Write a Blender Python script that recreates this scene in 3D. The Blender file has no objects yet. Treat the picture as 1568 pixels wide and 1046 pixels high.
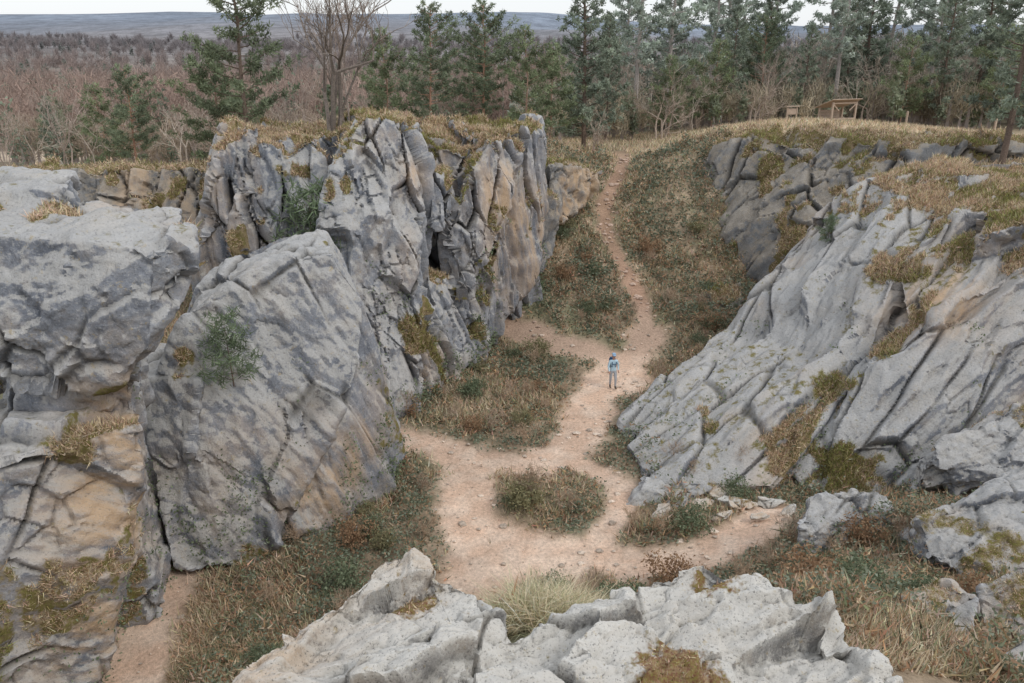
import bpy,bmesh,math,time
import numpy as np
from mathutils import Vector,Matrix
T0=time.time()
rng=np.random.default_rng(7)
scn=bpy.context.scene
# ---------------------------------------------------------------- numpy noise
def h3(i,j,k,s):
    n=(i.astype(np.uint32)*np.uint32(374761393)+j.astype(np.uint32)*np.uint32(668265263)+k.astype(np.uint32)*np.uint32(2246822519)+np.uint32((s*3266489917)&0xffffffff))
    n=(n^(n>>np.uint32(13)))*np.uint32(1274126177); n=(n^(n>>np.uint32(15)))*np.uint32(2654435761); n=n^(n>>np.uint32(16))
    return (n&np.uint32(0xffffff)).astype(np.float64)/0xffffff
def vnoise(P,s=0):
    F=np.floor(P).astype(np.int64);f=P-F;f=f*f*(3-2*f);r=0
    for a in (0,1):
        for b in (0,1):
            for c in (0,1):
                w=(f[:,0] if a else 1-f[:,0])*(f[:,1] if b else 1-f[:,1])*(f[:,2] if c else 1-f[:,2])
                r=r+w*h3(F[:,0]+a,F[:,1]+b,F[:,2]+c,s)
    return r*2-1
def fbm(P,o=4,s=0,g=.5):
    r=0;a=1;t=0
    for i in range(o):
        r=r+a*vnoise(P*(2.03**i)+i*7.7,s+i);t+=a;a*=g
    return r/t
def worley(P,s,ca,cb,w):
    F=np.floor(P-.5).astype(np.int64);n=len(P)
    d1=np.full(n,9.);d2=np.full(n,9.);v1=np.zeros(n);v2=np.zeros(n)
    for a in (0,1):
        for b in (0,1):
            for c in (0,1):
                i,j,k=F[:,0]+a,F[:,1]+b,F[:,2]+c
                C=np.stack([i+.5+.8*(h3(i,j,k,s+1)-.5),j+.5+.8*(h3(i,j,k,s+2)-.5),k+.5+.8*(h3(i,j,k,s+3)-.5)],1)
                D=P-C;d=np.sqrt((D*D).sum(1));r=h3(i,j,k,s+4)
                g=D[:,0]*(h3(i,j,k,s+5)-.5)+D[:,1]*(h3(i,j,k,s+6)-.5)+D[:,2]*(h3(i,j,k,s+7)-.5)
                v=(r-.5)*ca+g*2*cb;m=d<d1;m2=(~m)&(d<d2)
                d2=np.where(m,d1,np.where(m2,d,d2));v2=np.where(m,v1,np.where(m2,v,v2));d1=np.where(m,d,d1);v1=np.where(m,v,v1)
    t=ss(0,w,d2-d1)*.5
    return d2-d1,v1*(.5+t)+v2*(.5-t)
def ss(a,b,x):
    t=np.clip((x-a)/(b-a),0,1);return t*t*(3-2*t)
def n2(x,y,sc,o=3,s=0): return fbm(np.stack([x*sc,y*sc,np.zeros_like(x)+s*3.3],1),o,s)
# ---------------------------------------------------------------- mesh helpers
def mkmesh(name,V,F,col=None,mi=None,mats=(),smooth=False):
    V=np.asarray(V,np.float32);F=np.asarray(F,np.int32);k=F.shape[1]
    m=bpy.data.meshes.new(name);m.vertices.add(len(V));m.vertices.foreach_set("co",V.ravel())
    m.loops.add(F.size);m.loops.foreach_set("vertex_index",F.ravel())
    m.polygons.add(len(F));m.polygons.foreach_set("loop_start",np.arange(0,F.size,k,dtype=np.int32))
    for a in mats:m.materials.append(a)
    if mi is not None:m.polygons.foreach_set("material_index",np.asarray(mi,np.int32))
    m.polygons.foreach_set("use_smooth",np.full(len(F),smooth))
    m.update(calc_edges=True)
    if col is not None:setcol(m,col)
    return m
def setcol(m,col,name="Col"):
    a=m.color_attributes.new(name,'FLOAT_COLOR','POINT')
    c=np.ones((len(m.vertices),4),np.float32);c[:,:3]=col;a.data.foreach_set("color",c.ravel())
def obj(name,m,loc=(0,0,0),rot=0,sc=1,parent=None):
    o=bpy.data.objects.new(name,m);scn.collection.objects.link(o);o.location=loc
    o.rotation_euler[2]=rot;o.scale=(sc,)*3 if not isinstance(sc,tuple) else sc
    if parent:o.parent=parent
    return o
class Acc:
    def __init__(s):s.V=[];s.F=[];s.C=[];s.M=[];s.n=0
    def add(s,V,F,C,m=0):
        V=np.asarray(V,float);F=np.asarray(F,int);s.V.append(V);s.F.append(F+s.n)
        s.C.append(np.broadcast_to(np.asarray(C,float),(len(V),3)));s.M.append(np.full(len(F),m));s.n+=len(V)
    def mesh(s,name,mats,smooth=False):
        return mkmesh(name,np.concatenate(s.V),np.concatenate(s.F),np.concatenate(s.C),np.concatenate(s.M),mats,smooth)
def blades(acc,C,D,w,l,col,m=0,quad=False,r=rng):
    n=len(C);S=np.cross(D,r.normal(size=(n,3)));S/=np.linalg.norm(S,axis=1)[:,None]+1e-9
    w=np.broadcast_to(w,(n,))[:,None];l=np.broadcast_to(l,(n,))[:,None]
    col=np.broadcast_to(col,(n,3))
    if quad:
        V=np.stack([C-S*w,C+D*l*.5-S*w*.9,C+D*l,C+D*l*.5+S*w*.9],1).reshape(-1,3)
        i=np.arange(n)[:,None]*4;F=np.concatenate([i+[0,1,2],i+[0,2,3]]);acc.add(V,F,np.repeat(col,4,0),m)
    else:
        V=np.stack([C-S*w,C+S*w,C+D*l],1).reshape(-1,3)
        acc.add(V,np.arange(3*n).reshape(-1,3),np.repeat(col,3,0),m)
def tube(acc,pts,rad,col,n=5,m=0):
    P=np.asarray(pts,float);k=len(P);T=np.gradient(P,axis=0);T/=np.linalg.norm(T,axis=1)[:,None]+1e-9
    ref=np.array([1,0,0.]) if abs(T[0][0])<.8 else np.array([0,1,0.])
    A=np.cross(T,ref);A/=np.linalg.norm(A,axis=1)[:,None]+1e-9;B=np.cross(T,A)
    th=np.arange(n)*2*np.pi/n;R=np.asarray(rad,float)[:,None,None]
    V=(P[:,None]+R*(A[:,None]*np.cos(th)[None,:,None]+B[:,None]*np.sin(th)[None,:,None])).reshape(-1,3)
    F=[]
    for i in range(k-1):
        for j in range(n):
            a=i*n+j;b=i*n+(j+1)%n;F+=[(a,b,b+n),(a,b+n,a+n)]
    acc.add(V,F,col,m)
def unit(v):return v/(np.linalg.norm(v,axis=-1,keepdims=True)+1e-9)
# ---------------------------------------------------------------- material helpers
class NB:
    def __init__(s,name):
        s.m=bpy.data.materials.new(name);s.m.use_nodes=True;s.t=s.m.node_tree;s.b=s.t.nodes["Principled BSDF"]
        s.b.inputs["Specular IOR Level"].default_value=.15
        s.geo=s.t.nodes.new("ShaderNodeNewGeometry")
    def n(s,ty,ins={},**p):
        x=s.t.nodes.new(ty)
        for k,v in p.items():setattr(x,k,v)
        for k,v in ins.items():
            i=x.inputs[k]
            if isinstance(v,bpy.types.NodeSocket):s.t.links.new(v,i)
            else:i.default_value=v
        return x
    def noise(s,sc,det=5,ro=.6,vec=None,dist=0):
        return s.n("ShaderNodeTexNoise",{"Vector":vec or s.geo.outputs["Position"],"Scale":sc,"Detail":det,"Roughness":ro,"Distortion":dist}).outputs["Fac"]
    def ramp(s,f,st,mode='LINEAR'):
        x=s.n("ShaderNodeValToRGB",{"Fac":f});e=x.color_ramp.elements;x.color_ramp.interpolation=mode
        while len(e)<len(st):e.new(.5)
        for i,(p,c) in enumerate(st):
            e[i].position=p;e[i].color=(*c,1) if isinstance(c,tuple) else (c,c,c,1)
        return x.outputs["Color"]
    def mix(s,f,a,b,mode='MIX'):
        x=s.t.nodes.new("ShaderNodeMix");x.data_type='RGBA';x.blend_type=mode
        for k,v in ((0,f),(6,a),(7,b)):
            if isinstance(v,bpy.types.NodeSocket):s.t.links.new(v,x.inputs[k])
            else:x.inputs[k].default_value=(*v,1) if isinstance(v,tuple) else v
        return x.outputs[2]
    def math(s,op,a,b=0.,clamp=False):
        x=s.n("ShaderNodeMath",{0:a,1:b},operation=op);x.use_clamp=clamp;return x.outputs[0]
    def attr(s,name="Col"):return s.n("ShaderNodeAttribute",attribute_name=name)
    def out(s,col,ro=.9,bump=None,bs=.5,bd=.05):
        s.t.links.new(col,s.b.inputs["Base Color"]);s.b.inputs["Roughness"].default_value=ro
        if bump is not None:
            x=s.n("ShaderNodeBump",{"Height":bump,"Strength":bs,"Distance":bd});s.t.links.new(x.outputs[0],s.b.inputs["Normal"])
        return s.m
def rockmat(name,dark,mid,light,topc,topamt,bumpd=.06,sc=1.,stk=.2,lich=.35,moss=((.38,.30,.18),(.19,.18,.055),(.19,.14,.08))):
    b=NB(name);P=b.geo.outputs["Position"]
    at=b.n("ShaderNodeSeparateColor",{"Color":b.attr("mk").outputs["Color"]})
    rc=b.attr("rc").outputs["Vector"]
    st=b.n("ShaderNodeMapping",{"Vector":rc,"Scale":(1.3*sc,1.3*sc,.17*sc)}).outputs[0]
    a=b.noise(.35*sc,4,.6);c=b.noise(2.6*sc,6,.66,dist=.2);f=b.noise(15*sc,5,.72);s_=b.noise(1,7,.68,st)
    base=b.ramp(b.math('ADD',b.math('MULTIPLY',s_,.7),b.math('MULTIPLY',a,.3)),[(.35,dark),(.48,mid),(.64,light)])
    base=b.mix(b.math('MULTIPLY',b.ramp(c,[(.47,0.),(.66,1.)]),stk),base,light)
    base=b.mix(b.math('MULTIPLY',b.ramp(c,[(.32,1.),(.47,0.)]),stk),base,dark)
    base=b.mix(b.math('MULTIPLY',b.ramp(b.noise(.8*sc,5,.7),[(.48,0.),(.64,1.)]),.45),base,(.43,.36,.28))
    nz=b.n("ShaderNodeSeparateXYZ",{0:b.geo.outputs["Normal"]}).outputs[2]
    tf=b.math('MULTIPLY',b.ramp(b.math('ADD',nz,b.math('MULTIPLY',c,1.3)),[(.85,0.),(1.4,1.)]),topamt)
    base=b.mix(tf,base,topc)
    wf=b.math('MULTIPLY',at.outputs[2],b.ramp(s_,[(.38,0.),(.56,.9)]),True)
    base=b.mix(wf,base,b.mix(b.ramp(f,[(.4,0.),(.6,1.)]),(.62,.46,.31),(.50,.33,.19)))
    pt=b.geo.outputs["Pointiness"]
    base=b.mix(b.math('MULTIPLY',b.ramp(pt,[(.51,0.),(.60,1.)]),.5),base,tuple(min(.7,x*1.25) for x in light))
    base=b.mix(b.math('MULTIPLY',b.ramp(pt,[(.40,1.),(.485,0.)]),.65),base,tuple(x*.4 for x in dark))  # Pointiness: weathering plus painted ridge highlights and crevice shade
    li=b.noise(4.5*sc,6,.75)
    base=b.mix(b.math('MULTIPLY',b.ramp(li,[(.60,0.),(.66,1.)]),.5),base,(.42,.32,.15))
    base=b.mix(b.math('MULTIPLY',b.ramp(f,[(.56,0.),(.63,1.)]),lich),base,(.60,.59,.55))
    base=b.mix(b.math('MULTIPLY',b.ramp(f,[(.36,1.),(.44,0.)]),lich+.1),base,(.09,.088,.085))
    base=b.mix(b.math('MULTIPLY',at.outputs[1],.75),base,(.045,.042,.035))  # cavity mask: crack dirt and occlusion shade painted into the rock colour
    mo=b.mix(b.ramp(c,[(.42,0.),(.56,1.)]),moss[0],moss[1])
    mo=b.mix(b.ramp(f,[(.4,0.),(.65,1.)]),mo,moss[2])
    base=b.mix(b.ramp(b.math('ADD',at.outputs[0],b.math('MULTIPLY',b.math('SUBTRACT',c,.5),.9)),[(.42,0.),(.54,1.)]),base,mo)
    hgt=b.math('ADD',b.math('ADD',b.math('MULTIPLY',c,.8),b.math('MULTIPLY',f,.35)),b.math('MULTIPLY',s_,.8))
    return b.out(base,.93,hgt,.9,bumpd)
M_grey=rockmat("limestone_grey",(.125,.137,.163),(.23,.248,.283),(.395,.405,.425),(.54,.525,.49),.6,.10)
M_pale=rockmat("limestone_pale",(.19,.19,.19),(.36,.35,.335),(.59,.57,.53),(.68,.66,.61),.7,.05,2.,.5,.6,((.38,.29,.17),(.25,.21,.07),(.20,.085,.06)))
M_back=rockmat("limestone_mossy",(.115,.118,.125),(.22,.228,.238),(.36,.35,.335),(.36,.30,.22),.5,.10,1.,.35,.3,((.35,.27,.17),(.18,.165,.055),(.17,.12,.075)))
# ---------------------------------------------------------------- terrain
CT=np.array([float(v) for v in """
-10 16 0 -8 20 0 -4 20 0 0 20 0 4 22 0 0 26 0 4 26 0 0 31 0 4 31 0 5 36 0 8 38 .2 3 40 .3 9 41 .8 -3 24 0 -4 28 0 -12 24 .2 -14 30 .6 -10 34 1.5 -6 33 .4
8 30 0 12 24 .3 8 24.5 .3 -6 24 .2 -13 16 0 -10 12 0 0 38 0 -1 43 1 -2 35 .4 5.8 50 4.5 6 52 5.5 7.2 55 7 8 58 7.7 6.6 47 3.2 7.3 44.5 2 2.7 50 5.4 2.5 44 2.1 2.6 54 8.4
2 58 9.2 12 58 8.8 8 64 7.6 0 64 8.2 10.8 48 2.9 9.8 53 6.6 11.5 42 1.4 15 54 9 22 53 9.4 30 50 9.6 30 42 9.3 36 36 9.3 36 28 7 18 36 4 25 42 8.6 15 32 2 16 44 1.6 14 46 1.6 13 43 1.2
-8 49 9.3 -14 49 8.3 -20 50 7.4 -28 51 7.2 -16 41 4 -24 39 4.5 -30 38 4.5 -25 30 4 -20 22 3 -15 20 1 -28 60 6 -10 62 6.8 -5 49 9.4 -1 50 8 -30 72 3.5 0 72 8 20 72 8.5 38 72 8.5 38 60 9
0 3 12 -3 3 11.5 3 3 12 -2 7 8.2 2 7 8.4 4 7 8.3 .4 9.3 8.3 .4 11 5.8 -2 10 5.5 0 14 2.6 0 17 .6 -4 8 6 -5.3 15.5 1.2 -6 10 3 -8 12 1 -5 12 3
5.2 11 6.9 5.7 14 5 10.7 17 2.8 8 12.5 5 9 10 6.3 7.5 17 2.6 8 19.5 1.4 5 17 1.5 3 13 3.4 3 10 6.6 12 20 2.6 11 23 1 14 24 .9 16 20 2.4 20 24 2 15 14 4.5 12 14 4.2 9 6 8 14 8 7 18 28 1 24 30 3
""".split()]).reshape(-1,3)
def U(r2):return np.where(r2>1e-9,r2*np.log(r2+1e-12),0)
_X=CT[:,:2]/10;_n=len(CT);_K=U(((_X[:,None]-_X[None])**2).sum(2))+np.eye(_n)*.02
_P=np.c_[np.ones(_n),_X];_A=np.block([[_K,_P],[_P.T,np.zeros((3,3))]]);_W=np.linalg.solve(_A,np.r_[CT[:,2],0,0,0])
PATHS=[([(-1,19.5),(-1.4,22),(-1.6,24.7),(-1.6,27.5),(-2.5,29.1),(-3.9,29.7),(-5.5,30.3)],.8),
([(-1.6,24),(.4,22.9),(2.1,22.3),(3.7,21.7),(5.8,21.3),(8.1,22.5),(9.1,23.9)],.7),([(-.8,20.5),(0,22.2),(2,21.8)],.8),
([(-2.8,29.2),(-1.7,28.6),(.4,28.1),(2,28.8),(3.4,32.1),(4.2,35.7),(5.2,37.6)],.82),([(5.2,37.6),(6.6,39.2),(7.6,41)],.8),
([(2,28.8),(4.2,26.5),(3.9,24.7),(2.8,22.6)],.45),([(5.6,38.6),(2.4,40.6),(-.6,42.6)],.7),([(-9.8,15.5),(-10.1,16.5),(-10.5,18.6),(-10.7,21)],.75),
([(4.6,35),(5.9,35.9),(6,37.5)],.8),([(7.6,41),(7.4,44.5),(6.6,47),(6.0,50),(6,52),(7.3,55),(8,58),(8.2,62)],.4)]
def pathd(x,y):
    best=np.full(x.shape,9.)
    for i,(pl,w) in enumerate(PATHS):
        for (ax,ay),(bx,by) in zip(pl[:-1],pl[1:]):
            dx,dy=bx-ax,by-ay;t=np.clip(((x-ax)*dx+(y-ay)*dy)/(dx*dx+dy*dy),0,1)
            d=np.hypot(x-ax-t*dx,y-ay-t*dy)/w
            best=np.minimum(best,d)
    return best
def height(x,y):
    x=np.asarray(x,float);y=np.asarray(y,float)
    xc=np.clip(x,-32,40)/10;yc=np.clip(y,2,72)/10;z=_W[_n]+_W[_n+1]*xc+_W[_n+2]*yc
    for i in range(_n):z=z+_W[i]*U((xc-_X[i,0])**2+(yc-_X[i,1])**2)
    z=np.clip(z,-.1,13)
    L=np.interp(y,[0,60,75,110,160,300,600,900,1200,1700,3000,5000],[6,7,5,0,-5,-11,-14,-4,2,0,92,78])
    R=np.interp(y,[0,60,75,110,160,300,800,1500,3000,5000],[9,9,8.4,7,2,-8,-16,-6,46,40])
    r=ss(-.15,.25,x/(np.abs(y)+30));zf=L*(1-r)+R*r
    zf=zf+ss(900,2500,y)*(n2(x,y,1/800.,4,5)*50)+ss(100,300,y)*n2(x,y,1/150.,2,9)*3+ss(400,900,y)*n2(x,y,1/300.,2,8)*8
    w=np.maximum(ss(60,84,y),ss(38,80,np.abs(x)));z=z*(1-w)+zf*w
    return z
a=np.arange(-26,34,.2);gx=np.geomspace(.4,5200,64);X1=np.r_[-26-gx[::-1],a,34+gx]
a=np.arange(4,66,.2);gy=np.geomspace(.4,5800,100);gb=np.geomspace(.5,300,12);Y1=np.r_[4-gb[::-1],a,66+gy]
GX,GY=np.meshgrid(X1,Y1);gxf,gyf=GX.ravel(),GY.ravel()
def pdn(x,y):return pathd(x,y)+n2(x,y,.8,3,1)*.6+n2(x,y,3.,2,6)*.3
pd=pdn(gxf,gyf)
pm=1-ss(.65,1.8,pd)
Z=height(gxf,gyf);near=1-ss(60,90,gyf)
Z=Z+near*(n2(gxf,gyf,.6,3,2)*.22*(1-pm)+n2(gxf,gyf,3.,3,4)*.05-pm*.08)
def lerp(a,b,t):
    t=np.asarray(t)[:,None];return np.asarray(a)*(1-t)+np.asarray(b)*t
nA=n2(gxf,gyf,.35,4,11);nB=n2(gxf,gyf,1.7,4,12)
col=lerp((.31,.24,.165),(.21,.20,.125),ss(-.2,.3,nA));col=lerp(col,(.47,.365,.26),ss(.0,.4,nB))
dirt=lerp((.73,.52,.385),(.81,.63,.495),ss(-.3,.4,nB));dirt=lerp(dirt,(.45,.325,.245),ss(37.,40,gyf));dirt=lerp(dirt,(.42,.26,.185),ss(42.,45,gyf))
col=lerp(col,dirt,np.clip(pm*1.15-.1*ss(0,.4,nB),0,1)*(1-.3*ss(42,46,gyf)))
top=ss(7.,9,Z)*ss(44,48,gyf)*near;col=lerp(col,lerp((.52,.41,.29),(.29,.25,.14),ss(0,.5,nB)),top*.9)
far=1-near;fc=lerp((.26,.2,.155),(.19,.19,.13),ss(-.2,.3,nA))
fld=np.exp(-((gxf+82)/34)**2-((gyf-135)/32)**2)*1.6;fc=lerp(fc,(.54,.44,.33),np.clip(fld,0,1))
fc=lerp(fc,(.23,.215,.215),ss(300,1200,gyf));fc=fc*(1+.3*n2(gxf,gyf,1/60.,3,17))[:,None];fc=lerp(fc,(.225,.27,.335),ss(1500,2900,gyf)*.9);fc=fc*(1+.4*n2(gxf,gyf,1/260.,3,18))[:,None]  # aerial haze painted into the ground colour, bluer towards the far hills
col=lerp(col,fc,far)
ny,nx=GX.shape;I=np.arange((ny-1)*(nx-1));r_=I//(nx-1);c_=I%(nx-1);q=r_*nx+c_
b=NB("earth");f=b.noise(9,5,.7);c=b.noise(38,3,.7)
cc=b.mix(1.,b.attr().outputs["Color"],b.ramp(b.math('ADD',b.math('MULTIPLY',f,.6),b.math('MULTIPLY',c,.4)),[(.35,.62),(.62,1.22)]),'MULTIPLY')
cc=b.mix(1.,cc,b.ramp(b.noise(.018,8,.8),[(.42,.72),(.58,1.2)]),'MULTIPLY')
M_earth=b.out(cc,.97,b.math('ADD',f,b.math('MULTIPLY',c,.4)),.6,.06)
obj("ground",mkmesh("ground",np.stack([gxf,gyf,Z],1),np.stack([q,q+1,q+nx+1,q+nx],1),col,None,[M_earth],True))
def zat(x,y):
    return height(x,y)+n2(x,y,.6,3,2)*.22*(1-ss(60,90,y))*(pathd(x,y)>1)
# ---------------------------------------------------------------- rocks
ROCKPTS=[];IVY=[]
def parse(s):return np.array([float(v) for v in s.replace(","," ").replace(";"," ").split()]).reshape(-1,3)/10
def rock(name,parts,vox,mat,axis_=(0,0,1),cell=(1.3,3.),amp=.3,crack=.2,grass=.5,warm=.25,seed=1,fine=1.,warmat=(),hi=None,rough=1.,mossat=(),sec=1.,ivy=0):
    bm=bmesh.new()
    for s,ext in parts:
        P=parse(s) if isinstance(s,str) else s;e=np.array(ext)/10
        vs=[bm.verts.new(p) for p in np.r_[P,P+e]]
        r=bmesh.ops.convex_hull(bm,input=vs)
        bad=[g for g in set(r["geom_interior"]+r["geom_unused"]) if isinstance(g,bmesh.types.BMVert) and g.is_valid]
        if bad:bmesh.ops.delete(bm,geom=bad,context='VERTS')
    bmesh.ops.recalc_face_normals(bm,faces=bm.faces)
    m=bpy.data.meshes.new("t");bm.to_mesh(m);bm.free();o=bpy.data.objects.new("t",m);scn.collection.objects.link(o)
    md=o.modifiers.new("r","REMESH");md.mode='VOXEL';md.voxel_size=vox
    dg=bpy.context.evaluated_depsgraph_get();dg.update();m2=bpy.data.meshes.new_from_object(o.evaluated_get(dg));bpy.data.objects.remove(o)
    n=len(m2.vertices);P=np.empty(n*3);m2.vertices.foreach_get("co",P);P=P.reshape(-1,3)
    N=np.empty(n*3);m2.vertex_normals.foreach_get("vector",N);N=N.reshape(-1,3).copy();N0=N
    ax=np.array(axis_,float);ax/=np.linalg.norm(ax);u=unit(np.cross(ax,[.3,1,.2]));v=np.cross(ax,u);R=np.stack([u,v,ax],1);PR=P@R
    Wp=np.stack([fbm(P*.4/cell[0]+i*13.1,3,seed+i) for i in range(3)],1)
    kr=min(cell[1]/cell[0],4.)
    Q=PR/np.array([cell[0],cell[0],cell[1]])+Wp*.22
    cm=ss(-.25,.25,fbm(P*.35,2,seed+9));g1,w1=worley(Q,seed,1.2,1.3,.05+2.*vox/cell[0]);e1=1-ss(0,.08,g1)
    h=amp*w1-crack*e1*cm
    Q2=PR/np.array([cell[0],cell[0],cell[0]*kr])*2.4+5+Wp*.3
    cm2=ss(0,.35,fbm(P*.6+3,2,seed+19));g2,w2=worley(Q2,seed+20,.5+cm2,1.6,.05+3.*vox/cell[0]);e2=1-ss(0,.08,g2);h+=sec*(amp*.3*w2-crack*.3*e2*cm2)
    Q3=PR/np.array([.36,.36,.36*max(1,kr*.8)])*fine+Wp*1.2
    g3,w3=worley(Q3,seed+40,.3+1.2*cm2,1.5,.3);h+=rough*.035/fine*w3
    h+=rough*fbm(PR*np.array([1,1,1/kr])*2.6*fine,4,seed+60)*.07/fine
    h-=rough*.05/fine*ss(.0,.28,.22-np.abs(fbm(PR*np.array([1,1,.7/kr])*1.5*fine+4,4,seed+64)))
    P=P+N*h[:,None]+(Wp*amp*.35)
    m2.vertices.foreach_set("co",P.astype(np.float32).ravel());m2.update()
    N=np.empty(n*3);m2.vertex_normals.foreach_get("vector",N);N=N.reshape(-1,3)
    nz=N0[:,2]*.55+N[:,2]*.45;gn=fbm(P*.8,3,seed+70);gl=fbm(PR*np.array([.9,.9,.3]),3,seed+71)
    gr=grass*(1 if hi is None else 1+hi[1]*ss(hi[0],hi[0]+3,P[:,2]))
    g=np.clip(ss(.5,.9,nz+.25*gn)*gr,0,1)
    g=np.maximum(g,np.clip(gr,0,1)*.95*ss(.18,.42,gl)*ss(.0,.35,nz))
    g=np.maximum(g,min(1,.5+grass*.5)*.8*ss(.30,.44,fbm(P*np.array([.5,.5,.3])+9,3,seed+73))*ss(-.25,.05,nz))
    w=ss(-.05,.45,fbm(P*.3,4,seed+72))*warm*2
    for wx,wy,wz,wr in warmat:w=w+np.exp(-((P-[wx,wy,wz])**2).sum(1)/wr**2)*1.
    for wx,wy,wz,wr in mossat:g=np.clip(g+np.exp(-((P-[wx,wy,wz])**2).sum(1)/wr**2)*(.5+1.1*gn),0,1)
    cv=np.clip(e1*cm*.9+e2*cm2*.4*sec,0,1)*(1-.3*g)
    if ivy:
        iv=fbm(P*np.array([.7,.7,.4])+3,3,seed+77)-.09*(P[:,2]-1.)-(.1-.3*e1);kk=(iv>.0)&(P[:,1]<50)&(N[:,1]<.4)&(rng.random(n)<ivy);IVY.append((P[kk],N[kk]))
    setcol(m2,np.stack([g,cv,np.clip(w,0,1)],1),"mk")
    at=m2.attributes.new("rc",'FLOAT_VECTOR','POINT');at.data.foreach_set("vector",PR.astype(np.float32).ravel())
    m2.materials.clear();m2.materials.append(mat);m2.polygons.foreach_set("use_smooth",np.ones(len(m2.polygons),bool));m2.set_sharp_from_angle(angle=math.radians(34))
    o=obj(name,m2);k=(g>.48)&(N[:,2]>.2);ROCKPTS.append((P[k],N[k],vox));return o
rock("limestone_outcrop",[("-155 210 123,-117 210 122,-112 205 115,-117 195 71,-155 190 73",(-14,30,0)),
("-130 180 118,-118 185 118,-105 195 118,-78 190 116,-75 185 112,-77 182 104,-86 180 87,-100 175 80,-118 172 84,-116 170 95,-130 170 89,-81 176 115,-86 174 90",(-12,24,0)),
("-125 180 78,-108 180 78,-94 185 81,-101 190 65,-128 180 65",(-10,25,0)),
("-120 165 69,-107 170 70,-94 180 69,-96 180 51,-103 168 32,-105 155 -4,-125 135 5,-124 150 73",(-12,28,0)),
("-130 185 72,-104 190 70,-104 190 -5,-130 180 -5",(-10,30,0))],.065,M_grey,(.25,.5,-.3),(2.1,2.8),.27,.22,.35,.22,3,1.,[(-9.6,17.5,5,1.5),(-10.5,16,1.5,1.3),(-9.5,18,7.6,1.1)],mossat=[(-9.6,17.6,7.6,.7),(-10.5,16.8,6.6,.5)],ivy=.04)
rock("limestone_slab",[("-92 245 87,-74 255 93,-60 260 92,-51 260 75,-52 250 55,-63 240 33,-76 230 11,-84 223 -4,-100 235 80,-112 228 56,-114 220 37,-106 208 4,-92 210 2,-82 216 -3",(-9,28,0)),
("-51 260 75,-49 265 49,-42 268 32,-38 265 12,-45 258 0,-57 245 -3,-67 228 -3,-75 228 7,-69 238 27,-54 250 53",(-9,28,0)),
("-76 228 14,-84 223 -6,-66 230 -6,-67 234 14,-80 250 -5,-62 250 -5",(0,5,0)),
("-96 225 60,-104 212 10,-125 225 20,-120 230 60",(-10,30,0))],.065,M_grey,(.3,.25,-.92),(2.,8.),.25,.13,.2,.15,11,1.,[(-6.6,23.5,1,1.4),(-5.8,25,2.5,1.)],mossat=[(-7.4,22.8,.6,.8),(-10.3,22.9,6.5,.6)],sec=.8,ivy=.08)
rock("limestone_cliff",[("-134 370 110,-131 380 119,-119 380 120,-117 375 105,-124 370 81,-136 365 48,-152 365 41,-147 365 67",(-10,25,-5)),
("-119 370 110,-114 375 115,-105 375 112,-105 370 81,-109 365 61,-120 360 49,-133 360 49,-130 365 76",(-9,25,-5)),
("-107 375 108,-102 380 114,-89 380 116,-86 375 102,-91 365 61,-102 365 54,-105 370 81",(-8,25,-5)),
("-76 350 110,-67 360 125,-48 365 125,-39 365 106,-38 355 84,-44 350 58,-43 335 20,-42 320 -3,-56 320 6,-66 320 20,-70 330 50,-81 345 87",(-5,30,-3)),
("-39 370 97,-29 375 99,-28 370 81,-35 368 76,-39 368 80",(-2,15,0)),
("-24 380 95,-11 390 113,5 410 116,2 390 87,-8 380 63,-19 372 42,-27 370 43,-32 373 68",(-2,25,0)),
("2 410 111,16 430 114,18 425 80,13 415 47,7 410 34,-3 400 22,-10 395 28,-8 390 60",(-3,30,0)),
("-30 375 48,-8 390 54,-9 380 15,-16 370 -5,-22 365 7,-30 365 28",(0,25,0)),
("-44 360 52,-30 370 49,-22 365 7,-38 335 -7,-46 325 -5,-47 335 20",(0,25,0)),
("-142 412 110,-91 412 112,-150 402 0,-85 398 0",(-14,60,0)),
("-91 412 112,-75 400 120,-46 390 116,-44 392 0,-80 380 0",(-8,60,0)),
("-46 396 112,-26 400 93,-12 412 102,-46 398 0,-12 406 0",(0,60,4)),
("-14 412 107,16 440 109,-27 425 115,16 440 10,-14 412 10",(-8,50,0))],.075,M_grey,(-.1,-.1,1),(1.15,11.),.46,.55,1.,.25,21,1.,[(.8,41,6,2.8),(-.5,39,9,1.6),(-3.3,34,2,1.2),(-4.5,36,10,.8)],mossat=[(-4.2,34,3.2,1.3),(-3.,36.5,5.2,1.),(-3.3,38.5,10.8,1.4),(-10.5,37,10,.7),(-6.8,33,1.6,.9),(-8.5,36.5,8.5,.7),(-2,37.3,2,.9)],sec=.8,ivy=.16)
rock("mossy_cliff",[("-302 420 91,-253 430 90,-207 440 93,-165 450 92,-306 400 40,-165 420 35",(-25,50,-10)),("-165 450 92,-120 450 95,-165 430 30,-110 430 30",(-20,40,-6))],.13,M_back,(0,0,1),(1.2,5.),.5,.35,.75,.35,31,ivy=.1)
rock("limestone_bluff",[("114 550 77,135 530 88,152 520 100,186 500 102,214 480 100,234 460 104,300 460 103,114 510 34,129 480 12,158 460 22,170 450 50",(15,60,-4)),
("122 460 20,136 460 23,133 440 13,115 440 0,108 440 6",(5,12,-10)),("112 520 60,104 545 74,118 500 30,112 500 25,140 470 15",(20,40,0))],.12,M_back,(.5,-.2,1),(1.9,4.),.5,.4,.7,.15,41,ivy=.2)
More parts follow.
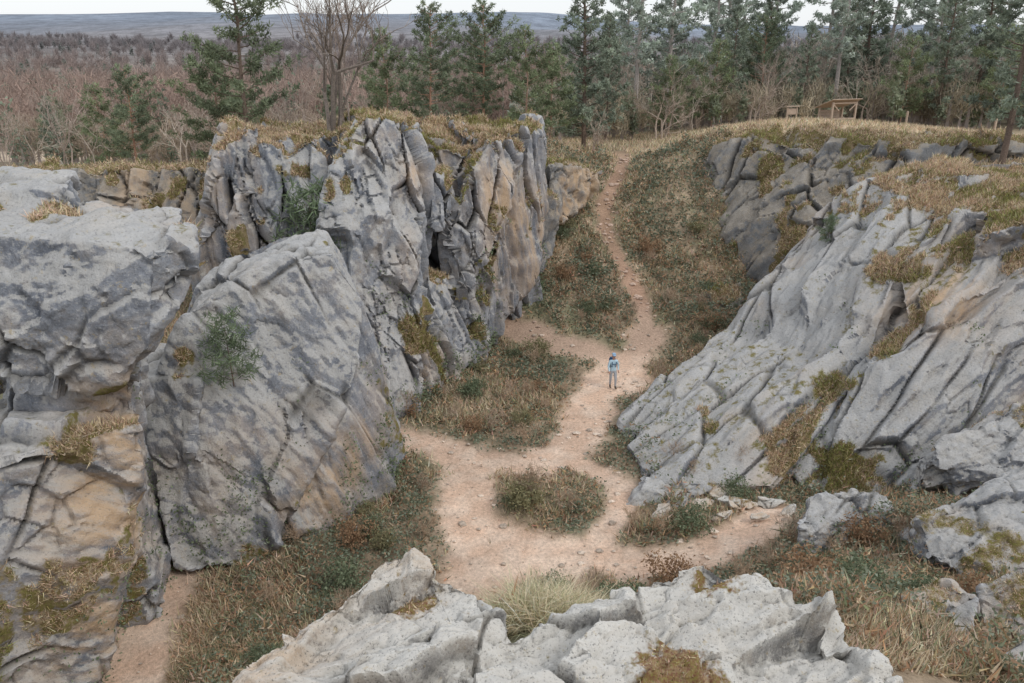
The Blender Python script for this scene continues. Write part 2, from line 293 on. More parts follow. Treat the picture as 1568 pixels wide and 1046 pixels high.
rock("limestone_bluff",[("22 480 88,58 530 76,32 470 56,45 500 60,20 465 50,40 520 80",(-10,40,-5)),("18 450 78,26 462 70,24 455 40,14 440 30",(-6,20,0))],.11,M_back,(.2,0,1),(1.,2.),.4,.3,.6,.8,43,ivy=.1)
rock("tilted_limestone_slab",[("49 315 3,48 260 3,55 260 0,78 265 6,96 256 4,104 270 12,132 290 27,143 300 34,105 370 26,64 330 12",(10,10,-30)),
("105 370 26,138 390 47,149 400 68,182 410 91,199 350 86,166 330 70,143 300 34",(10,0,-45)),
("182 410 91,216 420 98,277 420 100,310 420 101,257 340 90,223 345 89,199 350 86",(10,5,-60)),
("134 285 32,156 290 55,199 300 78,231 300 83,115 255 0,145 250 3,187 265 24,223 270 32",(15,45,0)),
("156 292 52,199 302 78,231 302 82,166 335 68,223 345 88,257 340 89",(5,8,-30)),
("104 275 10,132 294 28,120 266 8,110 260 0,124 262 0,136 296 30",(10,20,-10)),
("150 400 74,166 400 86,176 400 94,190 398 98,168 380 78,186 375 88",(8,12,-20)),
("185 310 86,205 305 94,230 315 97,240 335 97,200 335 92",(0,5,-20))],.075,M_grey,(.72,.55,.45),(1.5,6.),.36,.2,.4,.2,51,1.,[(17,30.5,6.5,2.),(20,33,8.6,1.5)],(6,.3),mossat=[(11.5,27,1.2,1.3),(13.2,28.8,3.2,.9),(15,29.5,4.6,.9),(12.5,26.2,.5,1.),(20,31,8.3,1.4),(16.5,33,7.2,1.)],sec=1.,ivy=.03)
for s,e,sd in [("85 200 26,90 208 30,101 212 30,113 212 29,116 205 25,112 198 16,100 195 10,85 195 11",(6,12,-12),61),
("108 180 40,114 185 40,129 190 43,143 195 47,156 195 53,137 160 38,127 163 35,116 165 32,107 172 35",(8,20,-22),62),
("142 240 24,152 245 30,172 250 38,195 250 45,186 230 26,168 230 23,140 240 12",(10,25,-20),63),
("72 125 55,78 130 55,91 135 55,93 130 55,88 123 51,79 120 49,72 120 51",(5,10,-12),64),
("72 100 66,84 105 68,93 105 70,88 95 61,69 96 64",(4,8,-12),65),
("100 140 50,109 140 53,118 140 55,114 130 45,96 130 44",(6,10,-12),66),
("40 250 -3,48 255 5,53 265 7,77 270 7,80 260 3,63 250 1,42 246 -5",(0,9,-6),67)]:
    rock("limestone_boulder",[(s,e)],.05 if sd<64 or sd>66 else .035,M_grey,(.7,.3,.3),(1.,1.7),.2,.1,.3,.2,sd,1.4,rough=1.4)
for x,y,r in [(8.1,24.6,.5),(7.2,23.7,.45),(6.3,23.9,.4),(9.6,23.6,.35),(8.4,23.3,.3),(5.6,24.3,.4),(7.7,25.3,.5),(-5.2,23.1,.3),(7.9,24.1,.35),(6.8,24.7,.45),(9.3,24.6,.4),(5.1,24.1,.25),(10.3,22.6,.25)]:
    p=unit(rng.normal(size=(11,3)))*r*rng.uniform(.7,1.2,(11,1))*[1.4,1,.65]+[x,y,float(zat(np.array([x]),np.array([y]))[0])+r*.25]
    rock("boulder",[(p,(0,0,0))],.035,M_pale,(1,0,.2),(.5,.8),.06,.03,.15,.8,int(x*10+70),1.8)
rock("foreground_limestone",[("-32 69 92,-27 74 93,-20 82 94,-17 87 96,-15 88 96,-11 87 96,-8 84 95,-4 81 94,-1 76 93,1 72 93,1 56 93,-28 58 91",(0,1,-22)),
("-3 74 93,5 75 94,9 75 94,12 78 94,14 82 95,19 83 94,14 56 93,-3 56 93",(0,1,-22)),
("12 78 94,18 84 95,25 87 96,29 85 96,34 79 94,37 75 93,42 72 93,43 68 92,38 56 92,7 56 93",(0,1,-22))],.019,M_pale,(1,.35,.25),(.8,1.3),.25,.1,.3,.5,81,2.2,rough=1.7,mossat=[(2.6,8.3,9.5,.35),(-1.2,8.3,9.5,.35),(1.9,6.9,9.4,.4)])
print("rocks",time.time()-T0)
# ---------------------------------------------------------------- vegetation materials
def vegmat(name,ro=.8,tl=.25):
    b=NB(name);m=b.out(b.attr().outputs["Color"],ro)
    tr=b.n("ShaderNodeBsdfTranslucent",{"Color":b.attr().outputs["Color"]});mx=b.n("ShaderNodeMixShader",{0:tl,1:b.b.outputs[0],2:tr.outputs[0]})
    b.t.links.new(mx.outputs[0],b.t.nodes["Material Output"].inputs[0]);return m
M_leaf=vegmat("foliage");M_grass=vegmat("dry_grass_blades")
b=NB("bark");M_bark=b.out(b.mix(1.,b.attr().outputs["Color"],b.ramp(b.noise(14,4,.7),[(.3,.55),(.7,1.3)]),'MULTIPLY'),.95)
# ---------------------------------------------------------------- ground cover
def jit(c,n,a=.3,r=rng):return np.clip(np.asarray(c)*(1+r.normal(0,a,(n,1)))*(1+r.normal(0,.06,(n,3))),.005,.9)
def cover():
    n=660000;t=rng.random(n);y=8+50*t**.9;x=rng.uniform(-.62,.62,n)*(y+4)+.5
    k=(x>-17)&(x<15)&(y>9)&(y<62);x,y=x[k],y[k]
    d=pdn(x,y);k=(d>.8+rng.random(len(x))**.6*1.5);x,y,d=x[k],y[k],d[k]
    z=zat(x,y);a=n2(x,y,.4,3,21);c=n2(x,y,1.1,3,22);n=len(x)
    md=ss(-.1,.45,c)*ss(1.2,2.6,d)
    ty=a+n2(x,y,2.2,3,29)*.3+rng.normal(0,.13,n)+.14*ss(40,44,y)-.14*(1-ss(17,22,y))
    k=rng.random(n)<.3+.7*ss(-.3,.3,n2(x,y,.9,3,28));x,y,z,ty,md=x[k],y[k],z[k],ty[k],md[k];n=len(x)
    P=np.stack([x,y,z],1)
    ac=Acc();k=ty>-.06;m=k.sum();C=P[k].copy();C[:,2]+=rng.random(m)*(.06+1.*md[k]);D=unit(rng.normal(size=(m,3))*[1,1,.5]+[0,0,.25])
    s=.035+.001*y[k];cl=lerp((.13,.155,.10),(.32,.36,.27),rng.random(m)**1.3);cl=np.where(rng.random((m,1))<.2,np.array([.40,.275,.18]),cl);blades(ac,C,D,s*.75,s*2,cl,quad=True)
    obj("ivy_ground_cover",ac.mesh("ivy",[M_leaf]))
    ac=Acc();k=(ty<=.14)&(ty>-.3);m=k.sum();C=P[k].copy();C[:,2]+=rng.random(m)*(.05+.6*md[k]);D=unit(rng.normal(size=(m,3))+[0,0,.8])
    pk=rng.random((m,1));cl=np.where(pk<.37,jit((.47,.30,.19),m),np.where(pk<.7,jit((.60,.48,.34),m),jit((.28,.29,.18),m)));blades(ac,C,D,.018+.0004*y[k],.12+.25*rng.random(m),cl)
    obj("bracken",ac.mesh("bracken",[M_leaf]))
    ac=Acc();k=(ty<=-.1);m=k.sum();C=P[k];D=unit(rng.normal(size=(m,3))*[.5,.5,.2]+[0,0,1])
    cl=np.where(rng.random((m,1))<.7,jit((.70,.56,.40),m,.25),jit((.37,.35,.23),m));blades(ac,C,D,.010+.0004*y[k],.15+.4*rng.random(m)**2,cl)
    obj("dry_grass",ac.mesh("grass",[M_grass]))
cover()
def tuft(name,x0,x1,y0,y1,n,l,cols,spread=.5,w=.006,cen=None):
    if cen is None:
        x=rng.uniform(x0,x1,n);y=rng.uniform(y0,y1,n);k=rng.random(n)<.2+.8*ss(-.25,.2,n2(x,y,1.5,3,55));k&=pathd(x,y)>1.2;x,y=x[k],y[k];n=len(x)
        ci=(n2(x,y,1.2,2,57)*2.2+len(cols)*.5+rng.normal(0,.8,n)).astype(int).clip(0,len(cols)-1)
    else:
        x=rng.normal(cen[0],cen[2],n);y=rng.normal(cen[1],cen[3],n);ci=rng.integers(0,len(cols),n)
    z=zat(x,y)-.02;ac=Acc();D=unit(rng.normal(size=(n,3))*[spread,spread,.1]+[0,0,1]);L=l*(.4+.6*rng.random(n))
    c=np.asarray(cols)[ci]*(1+rng.normal(0,.2,(n,1)));c=np.clip(c,.01,.9);S=unit(np.cross(D,rng.normal(size=(n,3))))
    P=np.stack([x,y,z],1);dr=rng.normal(size=(n,3))*[.5,.5,0]*L[:,None]*.5-np.array([0,0,.18])*L[:,None];W=w
    p1=P+D*L[:,None]*.55;p2=P+D*L[:,None]+dr
    V=np.stack([P-S*W,P+S*W,p1-S*W*.8,p1+S*W*.8,p2],1).reshape(-1,3);i=np.arange(n)[:,None]*5
    ac.add(V,np.concatenate([i+[0,1,3],i+[0,3,2],i+[2,3,4]]),np.repeat(c,5,0));obj(name,ac.mesh(name,[M_grass]))
ST=[(.80,.66,.48),(.82,.72,.55),(.66,.51,.36),(.42,.40,.25)]
TC=[(.80,.70,.50),(.84,.74,.56),(.60,.56,.36),(.44,.45,.28),(.74,.60,.42)]
tuft("grass_tussock",0,0,0,0,4200,1.0,TC,.65,.006,(.2,9.2,.3,.22))
tuft("grass_tussock",0,0,0,0,4000,.85,TC,.8,.006,(.95,9.1,.38,.25))
tuft("grass_tussock",0,0,0,0,2500,.6,TC,.9,.006,(1.4,8.6,.3,.15))
tuft("grass_tussock",2.6,12,9,18,68000,.34,ST,.8,.008)
tuft("grass_tussock",-1.5,3,8.6,10.5,14000,.3,ST,.8,.006)
tuft("grass_tussock",-9.6,-1,10,20,46000,.38,[(.76,.63,.46),(.60,.42,.29),(.42,.33,.2),(.28,.30,.17),(.24,.28,.16)],.9,.010)
ac=Acc()
for P,N,v in ROCKPTS:
    if len(P)==0:continue
    rep=8 if v>=.065 else 2
    k=rng.random(len(P))<(.75 if v>=.03 else .1);Q=np.repeat(P[k],rep,0)+rng.normal(size=(k.sum()*rep,3))*v*.6;NN=np.repeat(N[k],rep,0);n=len(Q)
    D=unit(NN*.5+rng.normal(size=(n,3))*.55+[0,-.1,.5]);yy=Q[:,1]
    pick=n2(Q[:,0],Q[:,1],.5,3,33)+rng.normal(0,.2,n)
    c=np.where(pick[:,None]>.15,jit((.32,.31,.12),n),jit((.68,.54,.38),n,.25));c=np.where(rng.random((n,1))<.15,np.array([.34,.23,.15]),c)
    blades(ac,Q,D,.006+.0004*yy,(.05+.25*rng.random(n)**2)*(1 if v>=.065 else .3),c)
obj("rock_top_grass",ac.mesh("rock_top_grass",[M_grass]))
ac=Acc()
for P,N in IVY:
    if len(P)==0:continue
    Q=np.repeat(P,4,0);NN=np.repeat(N,4,0);n=len(Q);Q=Q+rng.normal(size=(n,3))*.12+NN*rng.random((n,1))*.15
    D=unit(rng.normal(size=(n,3))+NN*.4-[0,0,.3]);s=.03+.0009*Q[:,1];blades(ac,Q,D,s*.75,s*2,lerp((.10,.135,.07),(.27,.32,.20),rng.random(n)),quad=True)
obj("climbing_ivy",ac.mesh("climbing_ivy",[M_leaf]));print("cover",time.time()-T0)
def plat():
    n=90000;x=rng.uniform(-30,36,n);y=rng.uniform(44,74,n);z=zat(x,y);k=(z>5.5)&(pathd(x,y)>1);x,y,z=x[k],y[k],z[k];n=len(x)
    ac=Acc();D=unit(rng.normal(size=(n,3))*[.6,.6,.2]+[0,0,1]);blades(ac,np.stack([x,y,z],1),D,.03,.15+.3*rng.random(n),np.where(rng.random((n,1))<.8,jit((.72,.57,.41),n),jit((.32,.31,.17),n)))
    obj("plateau_grass",ac.mesh("plateau_grass",[M_grass]))
plat()
ac=Acc();bm=bmesh.new();bmesh.ops.create_icosphere(bm,subdivisions=1,radius=1);IV=np.array([v.co[:] for v in bm.verts]);IF=np.array([[v.index for v in f.verts] for f in bm.faces]);bm.free()
n=4600;x=rng.uniform(-12,12,n);y=rng.uniform(15,60,n);d=pathd(x,y);k=(d<1.8)|((np.hypot(x-6.5,(y-52)/3)<1.6));x,y=x[k],y[k];z=zat(x,y)
for X,Y,ZZ in zip(x,y,z):
    s=.025+.14*rng.random()**5+(.07 if Y>43 else 0);V=IV*s*rng.uniform(.6,1.25,IV.shape)*[1.2,1,.6]+[X,Y,ZZ-.05];ac.add(V,IF,np.array([.66,.55,.45])*rng.uniform(.6,1.2) if Y<42 else np.array([.52,.39,.31])*rng.uniform(.7,1.3))
obj("loose_stones",ac.mesh("stones",[M_bark]))
# ---------------------------------------------------------------- trees
def pine(seed,H=16,cs=.35,spread=2.6,nb=55,conic=.4,gc=(.085,.105,.06),bk=(.20,.15,.12),rt=None,dens=1.,tw=.04):
    r=np.random.default_rng(seed);ac=Acc();k=9;t=np.linspace(0,1,k);bx=np.cumsum(r.normal(0,.012*H,k))*t;by=np.cumsum(r.normal(0,.012*H,k))*t
    tr=np.stack([bx,by,t*H],1);R=(rt or H*.012);tube(ac,tr,R*(1-t*.85),bk,7)
    CC=[];CL=[]
    for i in range(nb):
        f=cs+(1-cs)*((i+r.random())/nb);p=np.array([np.interp(f,t,tr[:,q]) for q in range(3)])
        g=(f-cs)/(1-cs);prof=(1-g)**.8*conic+(1-conic)*math.sin(math.pi*min(1,(g*.8+.2)))**.7
        L=spread*prof*r.uniform(.4,1.2)+.3;az=i*2.4+r.normal(0,.4);up=r.uniform(-.15,.35)+g*.5
        dr=np.array([math.cos(az),math.sin(az),up]);s=np.linspace(0,1,4)[:,None];pts=p+dr*L*s+np.array([0,0,1])*(s**2)*L*.12-np.array([0,0,1])*s*(1-s)*.5*L*.3
        tube(ac,pts,np.array([1,.7,.45,.2])*R*.28,bk,3)
        nc=max(3,int(L*4.2*dens));u=r.uniform(.35,1.05,nc);c=np.stack([np.interp(u,s[:,0],pts[:,q]) for q in range(3)],1)+r.normal(0,.12,(nc,3))*(L*.5+.3)*[1,1,.3]
        CC.append(c);CL.append(np.full(nc,r.uniform(.7,1.3))*r.uniform(.7,1.35,nc))
    C=np.concatenate(CC);B=np.concatenate(CL);q=20;C=np.repeat(C,q,0);B=np.repeat(B,q);n=len(C)
    D=unit(r.normal(size=(n,3))+[0,0,.35]);blades(ac,C+D*.06+r.normal(0,.09,(n,3)),D,tw,r.uniform(.15,.38,n),np.clip(np.array(gc)*B[:,None]*(1+r.normal(0,.15,(n,1))),0,1),1,r=r)
    return ac.mesh("pine",[M_bark,M_leaf])
def bare(seed,H=9,stems=1,spread=.5,bk=(.17,.14,.12),depth=5,r0=.12,rmin=.012):
    r=np.random.default_rng(seed);ac=Acc()
    def br(p,d,L,R,k):
        pts=[p]
        for i in range(3):d=unit(d+r.normal(0,.13,3)+[0,0,.05]);p=p+d*L/3;pts.append(p)
        tube(ac,pts,np.linspace(R,R*.6,4),np.array(bk)*r.uniform(.8,1.2),5 if k<2 else 3)
        if k<depth:
            for j in range(2 if k<1 else r.integers(2,5)):
                q=pts[r.integers(1,4)] if j else pts[3];br(q,unit(d+r.normal(0,spread,3)+[0,0,.12]),L*r.uniform(.55,.85),max(rmin,R*(.6 if j else .66)*.92),k+1)
    for s in range(stems):br(np.array([r.normal(0,.25)*(stems>1)*H/9,r.normal(0,.2)*(stems>1)*H/9,-.03*H]),unit(np.array([r.normal(0,.16),r.normal(0,.16),1])),H*.32,r0*r.uniform(.7,1),0)
    return ac.mesh("bare",[M_bark])
def bush(seed,c0,c1):
    r=np.random.default_rng(seed);ac=Acc()
    for i in range(7):
        a=r.uniform(0,6.28);d=np.array([math.cos(a)*.5,math.sin(a)*.5,r.uniform(.4,.9)]);tube(ac,[(0,0,-.05),d*.5,d*r.uniform(.8,1)],[.018,.012,.005],(.25,.19,.14),3)
    C=unit(r.normal(size=(26,3)))*r.uniform(.25,.6,(26,1))*[1,1,.6]+[0,0,.42];C=np.repeat(C,42,0);n=len(C);C=C+r.normal(0,.12,(n,3));k=C[:,2]>0;C=C[k];n=len(C)
    blades(ac,C,unit(r.normal(size=(n,3))),.028,.08,lerp(c0,c1,r.random(n)),1,True,r);return ac.mesh("shrub",[M_bark,M_leaf])
G1=(.20,.235,.15);G2=(.28,.325,.25);G3=(.40,.45,.385)  # pine greens, paled by distance haze painted into the colour
PT=[pine(1,15,.2,3.2,60,.25,G1,tw=.05),pine(2,17,.15,2.5,80,.6,G2,tw=.06),pine(3,19,.06,2.9,120,.9,G2,tw=.06),pine(4,20,.3,2.4,60,.6,G3,(.46,.41,.38),tw=.07),
    pine(5,9,.15,2.8,50,.3,(.22,.26,.15),(.40,.27,.2)),pine(6,20,.25,2.7,65,.7,G3,(.44,.39,.36),tw=.07),pine(7,12,.2,3.4,60,.2,(.22,.26,.17),(.48,.28,.2),tw=.05)]
BT=[bare(11,11,4,.42,(.25,.21,.18),5,.17),bare(12,9,1,.5,(.50,.43,.36)),bare(13,11,2,.4,(.44,.36,.31)),bare(14,6,3,.55,(.46,.37,.30)),bare(15,1.5,6,.5,(.42,.32,.24),4,.012,.004),bare(16,1.2,7,.6,(.52,.39,.28),4,.010,.004)]
BU=[bush(21,(.11,.14,.08),(.27,.31,.20)),bush(22,(.18,.17,.09),(.36,.33,.19)),bush(23,(.25,.15,.09),(.46,.31,.19))]
def plant(mesh,name,x,y,s=1,rot=None,tilt=0,dz=-.2,z=None):
    zz=float(height(np.array([float(x)]),np.array([float(y)]))[0])+dz if z is None else z
    o=obj(name,mesh,(x,y,zz),rng.uniform(0,6.3) if rot is None else rot,s);o.rotation_euler[1]=tilt;return o
plant(PT[0],"pine_tree",-15.2,47,.9,1.,z=8.4)
plant(PT[4],"pine_tree",-17.5,49,.8,z=8)
plant(BT[0],"bare_tree",-9.2,42,1.0,.5,z=11.3)
plant(BT[2],"bare_tree",-8.6,42.6,.8,2.5,z=11.3)
for x,y,k,s in [(-9,60,4,.95),(-5.5,56,6,.66),(-2,58,6,.7),(1,55,4,.8),(-3,64,0,.6),(2.8,60,4,.75),(5.5,62.5,2,.85),(11,74,3,1),(8,70,1,.6),(14.5,78,5,1),(17,70,4,.8),(20,84,3,1),(23,90,5,1.1),(29.5,76,3,.95),(33.5,80,1,.95),(38,76,5,1),(42,80,3,1),(47,84,2,.9),(27,88,2,.7),(35,95,3,1.1),(10,88,1,.7),(48,74,1,1),(44,70,3,1),(24,80,6,.8),
  (27.3,45,1,.9),(-26,56,6,.6),(-31,62,4,.8),(-36,64,1,.4),(-22,66,4,.7),(-40,72,6,.55),(-12,74,6,.6),(-14.5,66,0,.45),(-30,90,6,.6),(50,72,2,.8),(-7,72,0,.5),(20,76,1,.6),(36,70,1,.7),(26,74,1,.5),(40,68,4,.9),(33,70,4,.8),(13,68,4,.7),(17,92,5,1.05),(26,96,3,1.1),(41,92,5,1.1),(31,78,2,.6),(45,92,3,1.1),(30,98,5,1.1),(52,90,5,1.1),(13,94,3,1.)]:
    plant(PT[k],"pine_tree",x,y,s,dz=-.2)
for x,y,k,s in [(-33,56,1,.8),(-30,54,2,.75),(-24,60,1,.85),(-20,58,3,1.1),(-17,62,2,.8),(-27,66,1,.9),(-35,70,2,.8),(-42,74,1,.9),(-13,58,3,1),(-6,66,2,.9),(-22,76,1,1),(12,66,3,1),(16,72,3,1.1),(20,68,3,.9),(25,74,3,1),(8,76,2,1),(14,84,1,1.1),(3,70,3,1),(31,72,3,1),(36,72,3,.9),(6,59.5,3,.6),(-28,54,1,.7),(-22,55,2,.6),(18,74,1,.8),(22,72,2,.7),(10,72,1,.8),(29,70,1,.7),(-37,60,2,.7),(-19,70,1,.9),(-11,66,2,.7),(-4,60,3,.9),(27,78,2,.9),(33,76,1,1.),(39,72,2,.8),(15,68,1,.7)]:
    plant(BT[k],"bare_tree",x,y,s)
for i in range(130):
    x=rng.uniform(-9,11);y=rng.uniform(17,50)
    if pathd(np.array([x]),np.array([y]))[0]>1.5:plant(BT[4+i%2],"bare_shrub",x,y,rng.uniform(.5,1.1),dz=0)
for i in range(150):
    x=rng.uniform(-9,12);y=rng.uniform(14,56)
    if pathd(np.array([x]),np.array([y]))[0]>(2. if y<42 else 3.):plant(BU[(0,0,1,2)[i%4]],"shrub",x,y,rng.uniform(.5,1.3),dz=-.05)
SP=pine(31,2.6,.08,.8,26,.7,(.17,.22,.13),rt=.03,dens=1.1,tw=.02)
plant(SP,"pine_sapling",-8.9,35.0,1.6,z=5.4);plant(SP,"pine_sapling",-8.75,22.9,.85,z=5.7);plant(SP,"pine_sapling",15.4,38,.5,z=6.5)
def forest(name,n,y0,y1,xa,xb,gfrac,seed,hh=(9,15),k=70,tw=1.,cb=(.36,.265,.22),cg=(.18,.22,.16)):
    r=np.random.default_rng(seed);y=y0*(y1/y0)**r.random(n);x=r.uniform(xa,xb,n)*y;kk=~((np.hypot(x+80,(y-130))<30)&(r.random(n)<.9));x,y=x[kk],y[kk];n=len(x);z=height(x,y);g=(r.random(n)<gfrac)
    Hh=r.uniform(*hh,n);ac=Acc();T=np.repeat(np.arange(n),k);m=len(T);u=unit(r.normal(size=(m,3)))*(r.random((m,1))**.45)
    gg=g[T];rad=np.where(gg,2.3,2.9)*(Hh[T]/12);C=np.stack([x[T]+u[:,0]*rad,y[T]+u[:,1]*rad,z[T]+Hh[T]*.56+u[:,2]*Hh[T]*.42],1)
    taper=np.where(gg,np.clip(1.15-(u[:,2]+1)*.42,.2,1),1);C[:,0]=x[T]+(C[:,0]-x[T])*taper
    D=np.where(gg[:,None],unit(r.normal(size=(m,3))),unit(r.normal(size=(m,3))*[.6,.6,.5]+[0,0,.8]))
    tv=r.uniform(.7,1.3,n);base=np.where(gg[:,None],np.array(cg),np.array(cb))*tv[T][:,None]*r.uniform(.7,1.3,(m,1))
    hz=ss(100,1200,y[T])*.85;base=base*(1-hz[:,None])+np.array([.235,.225,.235])*hz[:,None]  # hz: distance haze painted into the tree colours
    s=tw*(.6+y[T]/260);blades(ac,C,D,np.where(gg,.2,.07)*s,np.where(gg,.6,1.5)*s,base,r=r)
    tx=np.stack([x,y,z],1);blades(ac,tx,np.tile([0,0,1.],(n,1)),.16,Hh*.9,(.36,.31,.28),r=r)
    obj(name,ac.mesh(name,[M_leaf]))
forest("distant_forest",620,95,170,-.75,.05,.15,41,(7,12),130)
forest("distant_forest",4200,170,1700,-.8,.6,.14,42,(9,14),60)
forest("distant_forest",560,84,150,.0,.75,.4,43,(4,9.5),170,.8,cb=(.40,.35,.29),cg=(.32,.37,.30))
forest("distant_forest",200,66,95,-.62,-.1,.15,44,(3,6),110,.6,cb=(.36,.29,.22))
forest("undergrowth",260,68,86,.05,.7,.25,45,(2,4.5),110,.7,cb=(.44,.38,.28),cg=(.26,.29,.2))
print("trees",time.time()-T0)
# ---------------------------------------------------------------- timber shelter, board, posts
b=NB("weathered_wood");M_wood=b.out(b.ramp(b.noise(6,5,.7,b.n("ShaderNodeMapping",{"Vector":b.geo.outputs["Position"],"Scale":(1,1,6)}).outputs[0]),[(.3,(.32,.24,.18)),(.7,(.56,.45,.36))]),.85)
def box(bm,c,s,rx=0,ry=0):
    r=bmesh.ops.create_cube(bm,size=1);vs=r["verts"];bmesh.ops.scale(bm,vec=s,verts=vs)
    bmesh.ops.rotate(bm,verts=vs,matrix=Matrix.Rotation(rx,3,'X')@Matrix.Rotation(ry,3,'Y'));bmesh.ops.translate(bm,vec=c,verts=vs)
def woodobj(name,boxes,loc,rot=0,par=None):
    bm=bmesh.new()
    for bx in boxes:box(bm,*bx)
    bmesh.ops.bevel(bm,geom=bm.edges[:],offset=.008,segments=1,affect='EDGES')
    m=bpy.data.meshes.new(name);bm.to_mesh(m);bm.free();m.materials.append(M_wood);return obj(name,m,loc,rot,1,par)
zs=float(height(np.array([26.0]),np.array([64.]))[0])
sh=bpy.data.objects.new("wooden_shelter",None);scn.collection.objects.link(sh);sh.location=(25.2,64,zs);sh.rotation_euler[2]=.35
woodobj("frame",[((-1.1,-.7,.85),(.14,.14,1.7)),((1.1,-.7,.85),(.14,.14,1.7)),((-1.1,.7,.6),(.14,.14,1.2)),((1.1,.7,.6),(.14,.14,1.2)),((0,-.7,1.6),(2.06,.1,.1)),((0,-.78,.45),(2.3,.05,.12)),((-.8,-.72,1.3),(.8,.07,.08),0,.7),((.8,-.72,1.3),(.8,.07,.08),0,-.7)],(0,0,0),0,sh)
woodobj("roof",[((0,-.85+i*.3,1.86-i*.11),(2.8,.29,.05),-.36) for i in range(7)],(0,0,0),0,sh)
woodobj("back_wall",[((0,.8,.25+i*.22),(2.2,.03,.2)) for i in range(4)],(0,0,0),0,sh)
woodobj("bench",[((0,.4,.42),(2.0,.35,.05)),((-.9,.4,.2),(.08,.3,.39)),((.9,.4,.2),(.08,.3,.39))],(0,0,0),0,sh)
zb=float(height(np.array([22.0]),np.array([64.]))[0])
woodobj("information_board",[((-.4,0,.6),(.1,.1,1.2)),((.4,0,.6),(.1,.1,1.2)),((0,0,.85),(.7,.05,.45)),((0,0,1.24),(1.1,.3,.05))],(21.7,64,zb),.2)
for x,y in [(30.2,63),(36.5,62)]:
    woodobj("fence_post",[((0,0,.5),(.13,.13,1.35)),((0,0,1.185),(.09,.09,.05))],(x,y,float(height(np.array([float(x)]),np.array([float(y)]))[0])),rng.random())
# ---------------------------------------------------------------- hiker
def flat(name,c,ro=.8):
    b=NB(name);return b.out(b.mix(b.noise(30,3),tuple(x*.8 for x in c),tuple(min(1,x*1.15) for x in c)),ro)
MH=[flat("skin",(.55,.34,.26)),flat("jacket_blue",(.52,.70,.80)),flat("trousers_grey",(.42,.45,.49)),flat("boots",(.10,.085,.07)),flat("cap_blue",(.34,.50,.66)),flat("pack_navy",(.05,.12,.24)),flat("hair",(.09,.06,.04))]
hk=bpy.data.objects.new("hiker",None);scn.collection.objects.link(hk)
hz=float(height(np.array([4.9]),np.array([35.5]))[0]);hk.location=(4.9,35.5,hz-.03);hk.rotation_euler[2]=.12
J=[];E=[];RR=[]
def jn(p,r,par=None):
    J.append(p);RR.append(r)
    if par is not None:E.append((par,len(J)-1))
    return len(J)-1
pel=jn((0,0,.97),.135);sp=jn((0,.01,1.13),.13,pel);chs=jn((0,.01,1.32),.155,sp);nb=jn((0,0,1.46),.07,chs);nk=jn((0,-.01,1.53),.055,nb);hd=jn((0,-.02,1.60),.08,nk);h2=jn((0,-.02,1.68),.095,hd);h3_=jn((0,-.01,1.75),.07,h2)
for sd in (-1,1):
    a=jn((sd*.17,.01,1.41),.07,chs);e=jn((sd*.255,.05*sd,1.16),.05,a);w=jn((sd*.24,-.12+.06*sd,.96),.035,e);pl=jn((sd*.235,-.16+.06*sd,.90),.033,w)
    for q in range(4):
        f1=jn((sd*(.215+.018*q),-.19+.06*sd-.004*q,.865+.003*q),.010,pl);f2=jn((sd*(.213+.018*q),-.185+.06*sd,.835+.005*abs(q-1)),.009,f1);jn((sd*(.212+.017*q),-.165+.06*sd,.82+.006*abs(q-1)),.008,f2)
    t1=jn((sd*.20,-.175+.06*sd,.905),.012,w);jn((sd*.185,-.195+.06*sd,.88),.010,t1)
    hp=jn((sd*.095,0,.88),.095,pel);fy=-.12 if sd>0 else .06
    kn=jn((sd*.11,fy*.7-.04,.50),.066,hp);an=jn((sd*.11,fy+.02,.11),.045,kn);jn((sd*.115,fy-.05,.055),.045,an);jn((sd*.12,fy-.17,.05),.038,len(J)-1)
m=bpy.data.meshes.new("body");m.from_pydata(J,E,[]);o=obj("body_tmp",m)
md=o.modifiers.new("s","SKIN")
for i,r in enumerate(RR):m.skin_vertices[0].data[i].radius=(r,r*(.78 if i in (0,1,2) else 1))
m.skin_vertices[0].data[0].use_root=True
md=o.modifiers.new("ss","SUBSURF");md.levels=2;md.render_levels=2
dg=bpy.context.evaluated_depsgraph_get();dg.update();mb=bpy.data.meshes.new_from_object(o.evaluated_get(dg));bpy.data.objects.remove(o)
mb.materials.clear()
for a in MH:mb.materials.append(a)
for p in mb.polygons:
    x,y,z=p.center
    if z>1.70:k=4
    elif z>1.48:k=6 if (y>.03 and z>1.58) else 0
    elif abs(x)>.16 and z<.97 and z>.78:k=0
    elif z>.93:k=1
    elif z>.15:k=2
    else:k=3
    p.material_index=k;p.use_smooth=True
obj("body",mb,parent=hk)
def part(name,bxs,mat):
    bm=bmesh.new()
    for bx in bxs:box(bm,*bx)
    bmesh.ops.bevel(bm,geom=bm.edges[:],offset=.018,segments=2,affect='EDGES');m=bpy.data.meshes.new(name);bm.to_mesh(m);bm.free();m.materials.append(mat);obj(name,m,parent=hk)
part("backpack",[((0,.24,1.22),(.30,.20,.46)),((0,.24,1.47),(.24,.17,.09)),((0,.36,1.15),(.2,.07,.22))],MH[5])
part("straps",[((-.10,-.125,1.27),(.045,.04,.30),.1),((.10,-.125,1.27),(.045,.04,.30),.1),((0,-.145,1.3),(.17,.037,.04))],MH[5])
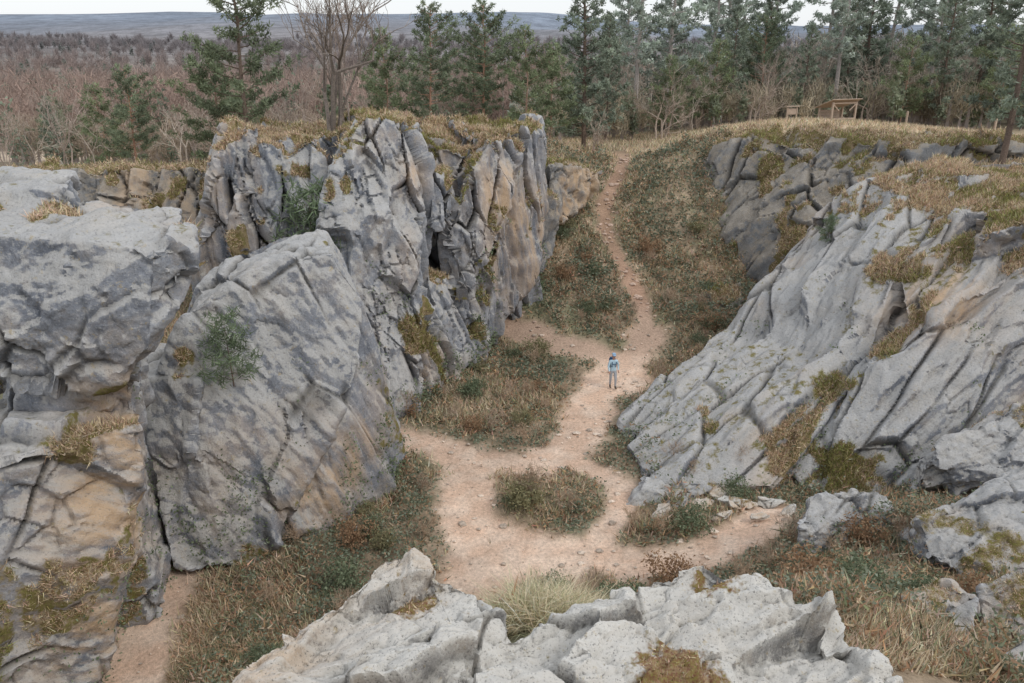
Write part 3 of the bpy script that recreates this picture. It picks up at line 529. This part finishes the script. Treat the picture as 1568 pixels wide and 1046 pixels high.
part("cap",[((0,-.01,1.775),(.17,.19,.07)),((0,-.13,1.74),(.15,.12,.04),.15)],MH[4])
part("nose",[((0,-.125,1.645),(.04,.045,.05))],MH[0]);part("eyes",[((-.035,-.112,1.675),(.037,.037,.037)),((.035,-.112,1.675),(.037,.037,.037)),((0,-.11,1.605),(.05,.037,.037))],MH[6])
part("ears",[((-.097,-.01,1.65),(.037,.05,.065)),((.097,-.01,1.65),(.037,.05,.065))],MH[0])
# ---------------------------------------------------------------- light, world, camera
SUN_EL,SUN_AZ=math.radians(46),math.radians(125)   # azimuth clockwise from +Y
w=bpy.data.worlds.new("World");scn.world=w;w.use_nodes=True;nt=w.node_tree;bg=nt.nodes["Background"]
sk=nt.nodes.new("ShaderNodeTexSky");sk.sky_type='NISHITA';sk.sun_disc=False;sk.sun_elevation=SUN_EL;sk.sun_rotation=SUN_AZ;sk.air_density=1.;sk.dust_density=1.;sk.ozone_density=1.
mx=nt.nodes.new("ShaderNodeMix");mx.data_type='RGBA';mx.inputs[0].default_value=.8;mx.inputs[7].default_value=(6.85,7.05,7.4,1)   # overcast veil
nt.links.new(sk.outputs[0],mx.inputs[6]);nt.links.new(mx.outputs[2],bg.inputs[0]);bg.inputs[1].default_value=.145
L=bpy.data.lights.new("sun","SUN");L.energy=1.3;L.angle=math.radians(22);L.color=(1,.95,.88);so=bpy.data.objects.new("sun",L);scn.collection.objects.link(so)
d=Vector((math.sin(SUN_AZ)*math.cos(SUN_EL),math.cos(SUN_AZ)*math.cos(SUN_EL),math.sin(SUN_EL)));so.rotation_euler=d.to_track_quat('Z','Y').to_euler();so.location=(0,0,60)
cam=bpy.data.cameras.new("camera");cam.lens=28;cam.sensor_width=36;cam.clip_end=20000;cam.clip_start=.1
co=bpy.data.objects.new("camera",cam);scn.collection.objects.link(co);co.location=(0,0,16);co.rotation_euler=(math.radians(69),0,0);scn.camera=co
scn.view_settings.view_transform='Standard';scn.view_settings.look='None';scn.view_settings.exposure=0
print("done",time.time()-T0)
